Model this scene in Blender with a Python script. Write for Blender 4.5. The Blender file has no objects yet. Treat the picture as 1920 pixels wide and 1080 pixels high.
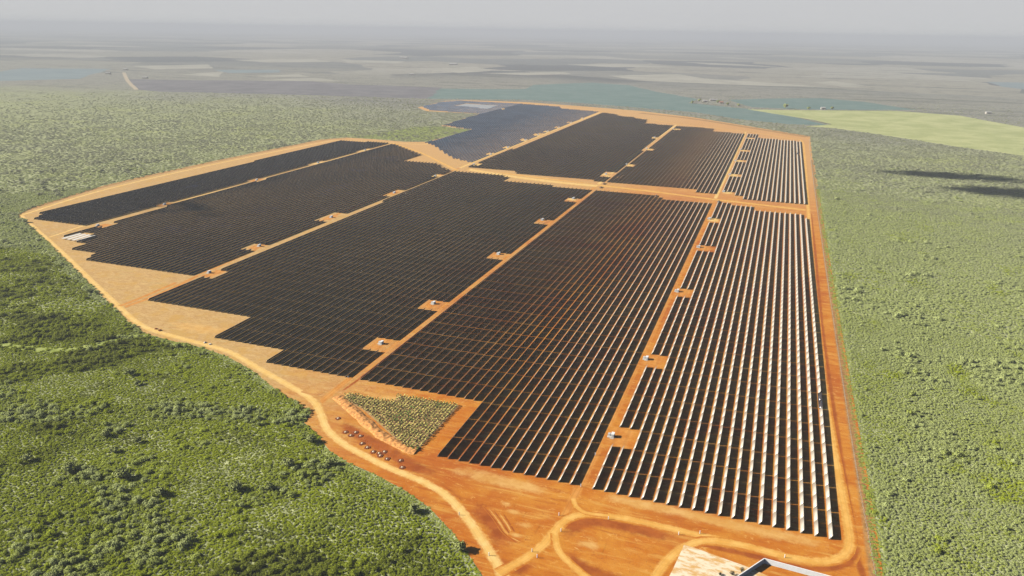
import bpy, bmesh, math, random
import numpy as np
from mathutils import Vector, Matrix, noise as mnoise

R = math.radians
sc = bpy.context.scene
rng = np.random.default_rng(7)
random.seed(7)

# ------------------------------------------------------------------ camera
CAM_H = 210.0
FPX, PITCH, ROLL, YAW = 1402.4, R(19.02), R(0.933), R(19.18)      # focal length in pixels of a 1920 px wide picture
FW = np.array([-math.sin(YAW) * math.cos(PITCH), math.cos(YAW) * math.cos(PITCH), -math.sin(PITCH)])
_rt = np.array([math.cos(YAW), math.sin(YAW), 0.0]); _up = np.cross(_rt, FW)
RT = math.cos(ROLL) * _rt + math.sin(ROLL) * _up
UP = -math.sin(ROLL) * _rt + math.cos(ROLL) * _up
cam = bpy.data.cameras.new('camera'); cam.sensor_width = 36.0; cam.lens = FPX / 1920 * 36
cam.clip_start = 1.0; cam.clip_end = 200000.0
camo = bpy.data.objects.new('camera', cam); sc.collection.objects.link(camo)
camo.matrix_world = Matrix(((RT[0], UP[0], -FW[0], 0), (RT[1], UP[1], -FW[1], 0), (RT[2], UP[2], -FW[2], CAM_H), (0, 0, 0, 1)))
sc.camera = camo

# ------------------------------------------------------------------ sky and sun
SUN_EL = R(29.0); LIGHT_AZ = R(18.0)          # sunlight travels 18 degrees north of east
LD = Vector((math.cos(LIGHT_AZ) * math.cos(SUN_EL), math.sin(LIGHT_AZ) * math.cos(SUN_EL), -math.sin(SUN_EL)))
world = bpy.data.worlds.new('World'); sc.world = world; world.use_nodes = True
wn = world.node_tree; wn.nodes.clear()
w_out = wn.nodes.new('ShaderNodeOutputWorld'); w_bg = wn.nodes.new('ShaderNodeBackground')
sky = wn.nodes.new('ShaderNodeTexSky'); sky.sky_type = 'NISHITA'; sky.sun_disc = False
sky.sun_elevation = SUN_EL; sky.sun_rotation = R(252.0); sky.dust_density = 0.6; sky.air_density = 0.32; sky.ozone_density = 1.0
w_bg.inputs['Strength'].default_value = 0.05
tc = wn.nodes.new('ShaderNodeTexCoord'); sx = wn.nodes.new('ShaderNodeSeparateXYZ')
wr = wn.nodes.new('ShaderNodeMapRange'); wr.interpolation_type = 'SMOOTHSTEP'
wr.inputs['From Min'].default_value = 0.06; wr.inputs['From Max'].default_value = 0.12
wr.inputs['To Min'].default_value = 1.0; wr.inputs['To Max'].default_value = 0.0
wm = wn.nodes.new('ShaderNodeMix'); wm.data_type = 'RGBA'
SKY_HAZE = (6.25, 6.3, 6.45, 1)
wm.inputs[7].default_value = SKY_HAZE
wn.links.new(tc.outputs['Generated'], sx.inputs[0]); wn.links.new(sx.outputs['Z'], wr.inputs['Value'])
wn.links.new(wr.outputs[0], wm.inputs[0]); wn.links.new(sky.outputs[0], wm.inputs[6])
wn.links.new(wm.outputs[2], w_bg.inputs['Color']); wn.links.new(w_bg.outputs[0], w_out.inputs[0])
sun = bpy.data.lights.new('sun', 'SUN'); sun.energy = 5.0; sun.angle = R(0.5); sun.color = (1.0, 0.95, 0.87)
suno = bpy.data.objects.new('sun', sun); sc.collection.objects.link(suno)
suno.rotation_euler = LD.to_track_quat('-Z', 'Y').to_euler(); suno.location = (-900, -300, 900)

sc.view_settings.view_transform = 'Standard'; sc.view_settings.look = 'None'
sc.view_settings.exposure = 0.9; sc.view_settings.gamma = 1.0
sc.render.engine = 'CYCLES'
cy = sc.cycles
cy.max_bounces = 5; cy.diffuse_bounces = 0; cy.glossy_bounces = 2; cy.volume_bounces = 1
cy.transparent_max_bounces = 12; cy.use_denoising = True; cy.caustics_reflective = False; cy.caustics_refractive = False

HAZE_DENSITY = 0.00013; HAZE_COLOR = (0.50, 0.528, 0.582, 1)

# ------------------------------------------------------------------ helpers
def at(px, py, z=0.0):
    """pixel of the 1920x1080 picture -> point of the level plane at height z"""
    d = FW + RT * ((px - 960) / FPX) + UP * ((540 - py) / FPX)
    t = (CAM_H - z) / -d[2]
    return (d[0] * t, d[1] * t)

def proj(P):
    P = np.asarray(P, float) - np.array([0, 0, CAM_H])
    w = P @ FW
    return 960 + FPX * (P @ RT) / w, 540 - FPX * (P @ UP) / w, w

def pts(seq): return [at(*p) for p in seq]

def tag(o, label=None, cat=None, group=None, kind=None):
    if label: o['label'] = label
    if cat: o['category'] = cat
    if group: o['group'] = group
    if kind: o['kind'] = kind
    return o

def link(name, me, mats=(), parent=None):
    for m in mats: me.materials.append(m)
    o = bpy.data.objects.new(name, me); sc.collection.objects.link(o)
    if parent: o.parent = parent
    return o

def empty(name, loc, rz=0.0):
    o = bpy.data.objects.new(name, None); sc.collection.objects.link(o)
    o.location = loc; o.rotation_euler = (0, 0, rz); o.empty_display_size = 0.5
    return o

def np_mesh(name, V, F, mi=None, smooth=False):
    """V (n,3) and quads F (m,4) -> mesh"""
    V = np.asarray(V, np.float32); F = np.asarray(F, np.int32)
    me = bpy.data.meshes.new(name); k = F.shape[1]
    me.vertices.add(len(V)); me.vertices.foreach_set('co', V.ravel())
    me.loops.add(F.size); me.loops.foreach_set('vertex_index', F.ravel())
    me.polygons.add(len(F)); me.polygons.foreach_set('loop_start', np.arange(0, F.size, k, dtype=np.int32))
    me.polygons.foreach_set('loop_total', np.full(len(F), k, np.int32))
    if mi is not None: me.polygons.foreach_set('material_index', np.asarray(mi, np.int32))
    if smooth: me.polygons.foreach_set('use_smooth', np.ones(len(F), bool))
    me.update(calc_edges=True); me.validate()
    return me

def bm_mesh(name, bm):
    me = bpy.data.meshes.new(name); bm.to_mesh(me); bm.free(); return me

def bm_box(bm, x0, x1, y0, y1, z0, z1, bev=0.0):
    r = bmesh.ops.create_cube(bm, size=1.0, matrix=Matrix.Translation(((x0+x1)/2, (y0+y1)/2, (z0+z1)/2)) @ Matrix.Diagonal((x1-x0, y1-y0, z1-z0, 1)))
    if bev:
        es = list({e for v in r['verts'] for e in v.link_edges})
        bmesh.ops.bevel(bm, geom=es, offset=bev, segments=1, affect='EDGES')

def bm_cyl(bm, p, q, r, seg=8, r2=None):
    p, q = Vector(p), Vector(q); d = q - p
    m = Matrix.Translation((p + q) / 2) @ d.to_track_quat('Z', 'Y').to_matrix().to_4x4()
    bmesh.ops.create_cone(bm, cap_ends=True, segments=seg, radius1=r, radius2=r if r2 is None else r2, depth=d.length, matrix=m)

def spline(P, step=6.0):
    """dense Catmull-Rom line through ground points"""
    P = [np.array(p, float) for p in P]; out = []
    Q = [2*P[0]-P[1]] + P + [2*P[-1]-P[-2]]
    for i in range(1, len(Q)-2):
        a, b, c, d = Q[i-1:i+3]; n = max(2, int(np.linalg.norm(c-b) / step))
        for t in np.arange(n) / n:
            out.append(0.5*((2*b) + (-a+c)*t + (2*a-5*b+4*c-d)*t*t + (-a+3*b-3*c+d)*t**3))
    out.append(P[-1]); return np.array(out)

def vnoise(x, y, seed=0):
    """smooth value noise, numpy"""
    x = np.asarray(x, float); y = np.asarray(y, float)
    xi = np.floor(x).astype(np.int64); yi = np.floor(y).astype(np.int64); fx = x-xi; fy = y-yi
    def h(a, b):
        v = (a*374761393 + b*668265263 + seed*974711) & 0xffffffff
        v = ((v ^ (v >> 13)) * 1274126177) & 0xffffffff
        return ((v ^ (v >> 16)) & 0xffff) / 65535.0
    fx = fx*fx*(3-2*fx); fy = fy*fy*(3-2*fy)
    return (h(xi, yi)*(1-fx)+h(xi+1, yi)*fx)*(1-fy) + (h(xi, yi+1)*(1-fx)+h(xi+1, yi+1)*fx)*fy
def fnoise(x, y, seed=0, oct=3):
    s = 0; a = 1; t = 0
    for k in range(oct):
        s = s + a*vnoise(np.asarray(x)*2**k, np.asarray(y)*2**k, seed+k*17); t += a; a *= .5
    return s/t

def inside(X, Y, poly):
    """vectorised point in polygon"""
    X = np.asarray(X); Y = np.asarray(Y); r = np.zeros(X.shape, bool); n = len(poly)
    for i in range(n):
        x1, y1 = poly[i]; x2, y2 = poly[(i+1) % n]
        if y1 == y2: continue
        c = ((y1 > Y) != (y2 > Y)) & (X < (x2-x1)*(Y-y1)/(y2-y1)+x1)
        r ^= c
    return r

# ------------------------------------------------------------------ materials
class N:
    """small node builder"""
    def __init__(s, name):
        s.m = bpy.data.materials.new(name); s.m.use_nodes = True; s.t = s.m.node_tree; s.t.nodes.clear()
        s.out = s.t.nodes.new('ShaderNodeOutputMaterial')
        s.g = s.t.nodes.new('ShaderNodeNewGeometry')
    def new(s, k, **kw):
        n = s.t.nodes.new(k)
        for a, b in kw.items(): setattr(n, a, b)
        return n
    def l(s, a, b): s.t.links.new(a, b)
    def pos(s, scale=(1, 1, 1), rz=0.0):
        v = s.new('ShaderNodeMapping', vector_type='TEXTURE' if False else 'POINT')
        v.inputs['Scale'].default_value = scale; v.inputs['Rotation'].default_value = (0, 0, rz)
        s.l(s.g.outputs['Position'], v.inputs[0]); return v.outputs[0]
    def noise(s, scale, detail=3, rough=.6, vec=None, dist=0.0):
        n = s.new('ShaderNodeTexNoise'); n.inputs['Scale'].default_value = scale
        n.inputs['Detail'].default_value = detail; n.inputs['Roughness'].default_value = rough; n.inputs['Distortion'].default_value = dist
        s.l(vec if vec is not None else s.g.outputs['Position'], n.inputs['Vector']); return n.outputs['Fac']
    def ramp(s, f, a, b, lo=0.0, hi=1.0):
        n = s.new('ShaderNodeMapRange', interpolation_type='SMOOTHSTEP')
        n.inputs['From Min'].default_value = a; n.inputs['From Max'].default_value = b
        n.inputs['To Min'].default_value = lo; n.inputs['To Max'].default_value = hi
        s.l(f, n.inputs['Value']); return n.outputs[0]
    def mix(s, f, a, b, mode='MIX'):
        n = s.new('ShaderNodeMix', data_type='RGBA', blend_type=mode)
        for i, v in ((0, f), (6, a), (7, b)):
            if isinstance(v, (float, int)): n.inputs[i].default_value = v
            elif isinstance(v, tuple): n.inputs[i].default_value = (*v, 1) if len(v) == 3 else v
            else: s.l(v, n.inputs[i])
        return n.outputs[2]
    def math(s, op, a, b=0.0):
        n = s.new('ShaderNodeMath', operation=op)
        for i, v in ((0, a), (1, b)):
            if isinstance(v, (float, int)): n.inputs[i].default_value = v
            else: s.l(v, n.inputs[i])
        return n.outputs[0]
    def sep(s):
        n = s.new('ShaderNodeSeparateXYZ'); s.l(s.g.outputs['Position'], n.inputs[0]); return n.outputs
    def attr(s, name, inst=False):
        n = s.new('ShaderNodeAttribute', attribute_name=name)
        if inst: n.attribute_type = 'INSTANCER'
        return n.outputs['Fac']
    def bsdf(s, col, rough=.9, spec=.2, bump=None, bs=.3, bd=.2, alpha=None, metal=0.0):
        p = s.new('ShaderNodeBsdfPrincipled')
        if isinstance(col, tuple): p.inputs['Base Color'].default_value = (*col, 1)
        else: s.l(col, p.inputs['Base Color'])
        p.inputs['Roughness'].default_value = rough; p.inputs['Specular IOR Level'].default_value = spec; p.inputs['Metallic'].default_value = metal
        if bump is not None:
            b = s.new('ShaderNodeBump'); b.inputs['Strength'].default_value = bs; b.inputs['Distance'].default_value = bd
            s.l(bump, b.inputs['Height']); s.l(b.outputs[0], p.inputs['Normal'])
        if alpha is not None:
            tr = s.new('ShaderNodeBsdfTransparent'); mx = s.new('ShaderNodeMixShader')
            s.l(alpha, mx.inputs[0]); s.l(tr.outputs[0], mx.inputs[1]); s.l(p.outputs[0], mx.inputs[2]); s.l(mx.outputs[0], s.out.inputs[0])
        else: s.l(p.outputs[0], s.out.inputs[0])
        return s.m

def plain(name, col, rough=.8, spec=.3, var=.12, scale=1.0, metal=0.0):
    n = N(name); f = n.noise(scale, 3)
    c = n.mix(n.ramp(f, .3, .7), tuple(v*(1-var) for v in col), tuple(min(1, v*(1+var)) for v in col))
    return n.bsdf(c, rough, spec, metal=metal)

def soil_color(n):
    big = n.noise(.012, 4, .6); mid = n.noise(.06, 4, .65, dist=.6); fine = n.noise(.7, 4, .7)
    streak = n.noise(1.0, 4, .7, vec=n.pos((.03, .25, .1), R(-14)), dist=.4)
    swirl = n.noise(.35, 5, .75, vec=n.pos((.5, 1.0, 1), R(25)), dist=1.2)
    c = n.mix(n.ramp(mid, .36, .66), (.48, .145, .010), (.56, .228, .026))
    c = n.mix(n.math('MULTIPLY', n.ramp(big, .47, .64), .85), c, (.41, .100, .010))
    c = n.mix(n.math('MULTIPLY', n.ramp(streak, .50, .70), .8), c, (.60, .30, .060))
    c = n.mix(n.math('MULTIPLY', n.ramp(streak, .46, .30), .7), c, (.36, .088, .010))
    c = n.mix(n.math('MULTIPLY', n.ramp(swirl, .56, .68), .7), c, (.66, .36, .095))
    c = n.mix(n.math('MULTIPLY', n.ramp(swirl, .42, .30), .55), c, (.33, .080, .010))
    c = n.mix(n.math('MULTIPLY', n.ramp(fine, .60, .74), .55), c, (.25, .075, .014))
    c = n.mix(n.math('MULTIPLY', n.ramp(n.noise(1.3, 2, .6), .68, .74), .8), c, (.13, .045, .015))
    x, y, z = n.sep()
    tan = n.mix(n.ramp(swirl, .35, .65), (.44, .27, .095), (.58, .40, .17))
    tan = n.mix(n.math('MULTIPLY', n.ramp(mid, .50, .66), .7), tan, (.52, .31, .075))
    tan = n.mix(n.math('MULTIPLY', n.ramp(streak, .53, .7), .5), tan, (.40, .31, .12))
    tan = n.mix(n.math('MULTIPLY', n.ramp(fine, .58, .72), .5), tan, (.34, .18, .06))
    wob = n.math('ADD', x, n.math('MULTIPLY', n.math('SUBTRACT', big, .5), 260.0))
    c = n.mix(n.math('MULTIPLY', n.ramp(wob, -150, -340), .88), c, tan)
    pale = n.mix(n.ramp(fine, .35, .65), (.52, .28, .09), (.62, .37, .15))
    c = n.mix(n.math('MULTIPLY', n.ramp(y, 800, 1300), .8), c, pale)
    return c

def soil_material(name):
    n = N(name)
    return n.bsdf(soil_color(n), .95, .1, bump=n.noise(.9, 4, .7), bs=.35, bd=.35)

def ribbon_material(name, a, b, sc_=.2, strength=1.0, ruts=0.0, soft=(.12, .66), wob=.98, under=True):
    n = N(name); f = n.noise(sc_, 4, .65); g = n.noise(1.6, 3, .7)
    c = n.mix(n.ramp(f, .35, .65), a, b)
    c = n.mix(n.math('MULTIPLY', n.ramp(g, .55, .75), .35), c, tuple(v*.72 for v in a))
    u = n.attr('u')                                     # 0 at the edges, 1 along the middle
    if ruts:
        k = n.math('COSINE', n.math('MULTIPLY', n.attr('s'), 18.85))
        c = n.mix(n.math('MULTIPLY', n.ramp(k, .3, .9), ruts), c, tuple(v*.70 for v in a))
    e = n.math('ADD', u, n.math('MULTIPLY', n.math('SUBTRACT', n.noise(.35 if wob < 1 else .16, 5, .75, dist=.5), .5), wob))
    e = n.math('MULTIPLY', e, n.ramp(u, .0, .12))
    if under: c = n.mix(n.ramp(e, soft[0], soft[1], 0.0, strength), soil_color(n), c)
    return n.bsdf(c, .95, .1, bump=n.noise(.9, 4, .7), bs=.3, bd=.3)

M = {}
M['soil'] = soil_material('red_soil')
M['road'] = ribbon_material('pale_dirt_road', (.67, .35, .068), (.76, .45, .12), .15, .92, .25)
M['road_pale'] = ribbon_material('dry_dirt_road', (.72, .45, .13), (.79, .54, .20), .15, .95, .25)
M['road_red'] = ribbon_material('red_dirt_road', (.52, .19, .028), (.63, .29, .062), .15, .9, .3)
M['ditch'] = ribbon_material('damp_red_earth', (.27, .058, .008), (.38, .098, .014), .12, .92, soft=(.05, .75), wob=1.3)
M['dry_edge'] = ribbon_material('dry_grass_verge', (.26, .15, .055), (.46, .24, .08), .35, .95)
M['track'] = ribbon_material('far_dirt_track', (.40, .33, .23), (.46, .38, .27), .05, under=False)
M['tan'] = ribbon_material('pale_tan_soil', (.58, .31, .075), (.68, .42, .14), .1, .8, soft=(.1, .9), wob=1.5)

def panel_front():
    n = N('glare_pale_module_glass'); x, y, z = n.sep()
    fr = n.math('FRACT', n.math('DIVIDE', y, 1.02))
    ln = n.math('LESS_THAN', fr, .05)
    f = n.noise(.25, 3)
    c = n.mix(n.ramp(f, .3, .7), (.46, .418, .335), (.54, .495, .405))  # pale base colour stands in for sky glare at grazing angles
    c = n.mix(n.math('MULTIPLY', ln, .35), c, (.16, .15, .15))
    return n.bsdf(c, .25, .5)
M['front'] = panel_front()
def panel_back():
    n = N('blue_black_module_back'); f = n.noise(.011, 5, .7); g = n.noise(.4, 2)
    c = n.mix(n.ramp(g, .35, .65), (.032, .038, .070), (.048, .056, .098))
    c = n.mix(n.math('MULTIPLY', n.ramp(f, .56, .66), .9), c, (.06, .085, .22))
    return n.bsdf(c, .5, .2)
M['back'] = panel_back()
M['steel'] = plain('galvanised_steel', (.36, .35, .34), .5, .5, .1, 2.0, .6)
M['slate'] = plain('dark_grey_module_glass', (.055, .05, .052), .2, .6, .2, .6)  # dark grey is the glass's own colour, on the flatter tables
M['whiteglare'] = plain('white_module_glare', (.80, .77, .68), .4, .4, .06, .5)  # white glare of the corner tables painted as their base colour
M['stow'] = plain('sky_sheen_module_glass', (.16, .22, .29), .16, .6, .25, .03)  # sky reflection on the far block painted in as pale blue
M['white'] = plain('white_painted_metal', (.80, .79, .76), .5, .4, .05, 1.0)
M['lgrey'] = plain('light_grey_metal', (.62, .62, .60), .5, .4, .08, 1.0)
M['dgrey'] = plain('dark_grey_metal', (.10, .10, .10), .6, .4, .1, 1.0)
M['concrete'] = plain('pale_concrete', (.55, .50, .42), .9, .2, .15, .6)
M['trunk'] = plain('brown_bark', (.11, .08, .055), .9, .1, .2, 3.0)
M['fade'] = plain('weathered_roof_sheet', (.36, .35, .33), .6, .3, .15, .3)
M['rust'] = plain('terracotta_roof', (.34, .15, .09), .8, .2, .2, .5)

def slab_mat():
    n = N('whitish_lime_slab'); f = n.noise(.35, 5, .7, vec=n.pos((.4, 1, 1), R(20))); g = n.noise(1.5, 4, .7)
    c = n.mix(n.ramp(f, .42, .60), (.76, .66, .47), (.62, .36, .12))
    c = n.mix(n.math('MULTIPLY', n.ramp(g, .55, .75), .5), c, (.74, .66, .50))
    return n.bsdf(c, .9, .15)
M['slab'] = slab_mat()

def foliage(name, a, b, c3):
    n = N(name); t = n.attr('tint', True); lv = n.attr('lv')
    c = n.mix(n.ramp(t, 0.0, 1.0), a, b)
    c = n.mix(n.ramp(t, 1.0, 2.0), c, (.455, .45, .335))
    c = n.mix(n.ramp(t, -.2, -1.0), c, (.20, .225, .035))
    c = n.mix(n.ramp(lv, .1, .9), n.mix(.45, c, c3), c)
    m = n.bsdf(c, .75, .1)
    p = n.out.inputs[0].links[0].from_node; tr = n.new('ShaderNodeBsdfTranslucent'); n.l(c, tr.inputs[0])
    mx = n.new('ShaderNodeMixShader'); mx.inputs[0].default_value = .38; n.l(p.outputs[0], mx.inputs[1]); n.l(tr.outputs[0], mx.inputs[2]); n.l(mx.outputs[0], n.out.inputs[0])
    return m
M['leaf'] = foliage('scrub_leaves', (.46, .54, .016), (.59, .655, .27), (.34, .39, .05))

def tree_leaf():
    n = N('tree_leaves'); lv = n.attr('lv')
    return n.bsdf(n.mix(n.ramp(lv, .1, .9), (.20, .235, .05), (.42, .46, .16)), .75, .1)
M['tleaf'] = tree_leaf()

def ground_material():
    n = N('scrub_and_farmland'); x, y, z = n.sep()
    big = n.noise(.0016, 4, .55); mid = n.noise(.008, 4, .6, vec=n.pos((1, 1.6, 1)))
    fine = n.noise(.11, 4, .75); fine2 = n.noise(.035, 4, .7)
    scrub = n.mix(n.ramp(fine, .34, .66), (.23, .25, .115), (.40, .42, .22))
    scrub = n.mix(n.math('MULTIPLY', n.ramp(fine2, .55, .70), .5), scrub, (.15, .155, .09))
    scrub = n.mix(n.math('MULTIPLY', n.ramp(mid, .48, .68), .7), scrub, n.mix(n.ramp(fine, .34, .66), (.25, .275, .08), (.42, .445, .17)))
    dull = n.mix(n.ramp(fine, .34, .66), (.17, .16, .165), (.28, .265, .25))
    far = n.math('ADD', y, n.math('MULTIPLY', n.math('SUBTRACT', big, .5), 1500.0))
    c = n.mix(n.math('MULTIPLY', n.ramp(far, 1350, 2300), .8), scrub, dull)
    vo = n.new('ShaderNodeTexVoronoi'); vo.inputs['Scale'].default_value = .0013; vo.inputs['Randomness'].default_value = .85
    wv = n.new('ShaderNodeVectorMath', operation='ADD'); ns = n.new('ShaderNodeTexNoise'); ns.inputs['Scale'].default_value = .0012
    n.l(n.g.outputs['Position'], ns.inputs['Vector'])
    sca = n.new('ShaderNodeVectorMath', operation='SCALE'); sca.inputs['Scale'].default_value = 420.0
    n.l(ns.outputs['Color'], sca.inputs[0]); n.l(n.pos((.8, 1.0, 1), R(12)), wv.inputs[0]); n.l(sca.outputs[0], wv.inputs[1]); n.l(wv.outputs[0], vo.inputs['Vector'])
    sp = n.new('ShaderNodeSeparateColor'); n.l(vo.outputs['Color'], sp.inputs[0])
    fld = n.mix(n.ramp(sp.outputs[0], .25, .75), (.16, .17, .165), (.29, .275, .225))
    fld = n.mix(n.ramp(sp.outputs[1], .62, .70), fld, (.095, .105, .11))
    fld = n.mix(n.ramp(sp.outputs[2], .78, .84), fld, (.34, .325, .275))
    fld = n.mix(n.math('MULTIPLY', n.ramp(n.noise(.01, 4, .7), .5, .7), .5), fld, (.12, .125, .125))
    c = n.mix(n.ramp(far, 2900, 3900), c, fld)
    mott = n.noise(.016, 6, .78, vec=n.pos((1, 1.0, 1), R(8)), dist=.5); line = n.noise(.0045, 6, .7, vec=n.pos((.35, 2.2, 1), R(6)), dist=.6); spot = n.noise(.03, 3, .7, vec=n.pos((1, .6, 1)))
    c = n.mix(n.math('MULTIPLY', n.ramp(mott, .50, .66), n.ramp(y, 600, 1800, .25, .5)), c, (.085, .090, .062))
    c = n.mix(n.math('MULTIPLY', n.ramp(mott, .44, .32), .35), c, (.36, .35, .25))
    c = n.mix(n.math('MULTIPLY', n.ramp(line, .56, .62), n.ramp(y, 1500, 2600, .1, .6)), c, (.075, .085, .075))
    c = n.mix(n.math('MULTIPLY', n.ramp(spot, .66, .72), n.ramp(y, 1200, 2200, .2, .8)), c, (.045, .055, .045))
    return n.bsdf(c, .95, .05, bump=n.noise(.16, 4, .7), bs=.9, bd=3.0)
M['ground'] = ground_material()

def field_mat(name, a, b, s=.02):
    n = N(name); f = n.noise(s, 5, .7, dist=.4); g = n.noise(s*9, 4, .75); w = n.noise(s*4, 3, .7, vec=n.pos((.12, 1.6, 1), R(20)))
    c = n.mix(n.ramp(f, .35, .65), a, b); c = n.mix(n.math('MULTIPLY', n.ramp(w, .52, .66), .45), c, tuple(v*.72 for v in a)); c = n.mix(n.math('MULTIPLY', n.ramp(g, .5, .75), .35), c, tuple(v*.6 for v in a))
    return n.bsdf(c, .95, .05)

# ------------------------------------------------------------------ ground, haze
def make_ground():
    def axis(lo, hi):
        s = sorted({round(v) for v in np.concatenate([np.arange(-3000, 6001, 500), np.linspace(lo, hi, 25)]) if lo <= v <= hi}); return s
    xs, ys = axis(-40000, 40000), axis(-2000, 42000)
    V = [(x, y, 0) for y in ys for x in xs]; nx = len(xs)
    F = [(j*nx+i, j*nx+i+1, (j+1)*nx+i+1, (j+1)*nx+i) for j in range(len(ys)-1) for i in range(nx-1)]
    return link('ground', np_mesh('ground', V, F), [M['ground']])
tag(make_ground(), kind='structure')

def haze_box():
    bm = bmesh.new(); bm_box(bm, -42000, 42000, -2500, 44000, -1.0, 240.0)
    m = bpy.data.materials.new('haze_air'); m.use_nodes = True; t = m.node_tree; t.nodes.clear()
    o = t.nodes.new('ShaderNodeOutputMaterial'); v = t.nodes.new('ShaderNodeVolumePrincipled')
    v.inputs['Color'].default_value = HAZE_COLOR; v.inputs['Density'].default_value = HAZE_DENSITY; v.inputs['Anisotropy'].default_value = 0.0
    t.links.new(v.outputs[0], o.inputs['Volume'])
    return tag(link('haze', bm_mesh('haze', bm), [m]), kind='stuff')
haze_box()

def sheet(name, poly, z, mat, kind='structure'):
    bm = bmesh.new(); f = bm.faces.new([bm.verts.new((x, y, z)) for x, y in poly])
    if f.normal.z < 0: f.normal_flip()
    bmesh.ops.triangulate(bm, faces=[f], ngon_method='BEAUTY')
    for f in bm.faces:
        f.normal_update()
        if f.normal.z < 0: f.normal_flip()
    return tag(link(name, bm_mesh(name, bm), [mat]), kind=kind)

SITE_PX = [(960, 1300), (905, 1080), (882, 1045), (850, 1000), (805, 952), (760, 920), (700, 888), (650, 866), (618, 845), (595, 815), (570, 792), (583, 777),
    (560, 758), (510, 725), (470, 693), (425, 668), (380, 652), (330, 641), (275, 627), (240, 603), (200, 563), (150, 514), (100, 463), (60, 427), (33, 403),
    (60, 390), (200, 347), (400, 302), (600, 262), (650, 258), (700, 261), (760, 266), (799, 266), (835, 257), (884, 243), (826, 236), (899, 213.5),
    (800, 208.5), (783, 201.5), (833, 189.5), (870, 187.8), (985, 191.5), (1100, 200), (1200, 208), (1300, 220), (1400, 236), (1519, 257), (1524, 300), (1537, 400),
    (1561, 560), (1593, 760), (1616, 900), (1640, 1080), (1665, 1300)]
SITE = pts(SITE_PX)
sheet('red_soil', SITE, 0.06, M['soil'])

ZR = [0.066]
def ribbon(name, px, width, mat, step=5.0, world=None, wvar=0.0, fade=None):
    if fade is None: fade = 0.8 if name in ('ditch', 'bare_soil') else 0.0
    C = spline(world if world is not None else pts(px), step); n = len(C)
    T = np.gradient(C, axis=0); T /= np.linalg.norm(T, axis=1)[:, None]; S = np.stack([-T[:, 1], T[:, 0]], 1)
    U = np.array([-1, -.6, -.2, .2, .6, 1.0]); k = len(U)
    wv = width/2*(1+wvar*(fnoise(np.arange(n)*step/25, np.zeros(n), len(name))-.5)*2)
    V = np.zeros((n, k, 3)); V[:, :, :2] = C[:, None, :] + S[:, None, :]*(U[None, :, None]*wv[:, None, None]); V[:, :, 2] = ZR[0]
    ZR[0] += 0.0006
    F = [(i*k+j, (i+1)*k+j, (i+1)*k+j+1, i*k+j+1) for i in range(n-1) for j in range(k-1)]
    F = [f[::-1] for f in F]
    me = np_mesh(name, V.reshape(-1, 3), F)
    a = me.attributes.new('u', 'FLOAT', 'POINT')
    tp = np.ones(n)
    if fade: q = np.minimum(np.arange(n), np.arange(n)[::-1])*step/(width*fade); tp = np.clip(q, 0, 1)
    a.data.foreach_set('value', ((1-np.abs(U))[None, :]*tp[:, None]).ravel().astype(np.float32))
    a = me.attributes.new('s', 'FLOAT', 'POINT'); a.data.foreach_set('value', np.tile(U*.5+.5, n).astype(np.float32))
    return tag(link(name, me, [mat]), kind='structure')

# verges and damp ditches first, then the roads on top
ribbon('verge', [(1650, 1160), (1630, 1010), (1614, 900), (1591, 760), (1560, 560), (1536, 400), (1522, 300)], 7, M['dry_edge'])
ribbon('verge', [(40, 397), (200, 349), (400, 304), (600, 264), (650, 260)], 12, M['dry_edge'], 8)
ribbon('verge', [(1515, 257), (1400, 238.5), (1300, 223), (1200, 212)], 34, M['dry_edge'], 12)
ribbon('ditch', [(1645, 1160), (1612, 1060), (1600, 1000), (1584, 900), (1562, 760), (1540, 600), (1529, 480), (1520, 400)], 4.2, M['ditch'])
ribbon('ditch', [(1610, 1020), (1590, 1058), (1545, 1068), (1490, 1062), (1400, 1040), (1290, 1015)], 5, M['ditch'])
ribbon('ditch', [(1080, 925), (1105, 870), (1170, 730), (1210, 645)], 4.0, M['ditch'])
ribbon('ditch', [(640, 735), (690, 698), (800, 612), (900, 535), (1000, 455), (1100, 374)], 3.0, M['ditch'])
ribbon('ditch', [(905, 1000), (880, 965), (850, 935), (820, 905)], 9, M['ditch'])
ribbon('ditch', [(880, 935), (905, 960), (930, 985), (945, 1010), (960, 1028)], 16, M['ditch'])
ribbon('ditch', [(630, 790), (690, 825), (740, 855), (790, 880), (830, 890)], 13, M['ditch'])
ribbon('ditch', [(1060, 1015), (1075, 990), (1110, 978), (1180, 990), (1280, 1012)], 12, M['ditch'])
ribbon('ditch', [(1055, 1030), (1080, 1055), (1130, 1080), (1200, 1100)], 10, M['ditch'])
ribbon('ditch', [(1005, 1050), (980, 1065), (960, 1085)], 9, M['ditch'])
ribbon('bare_soil', [(300, 605), (350, 612), (410, 620), (450, 612)], 22, M['tan'], 8)
ribbon('bare_soil', [(1120, 930), (1250, 955), (1400, 990), (1560, 1025)], 12, M['tan'], 8)
ribbon('bare_soil', [(830, 875), (930, 900), (1050, 925)], 15, M['tan'], 8)
ribbon('bare_soil', [(690, 742), (760, 750), (860, 768)], 9, M['tan'], 8)
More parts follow.
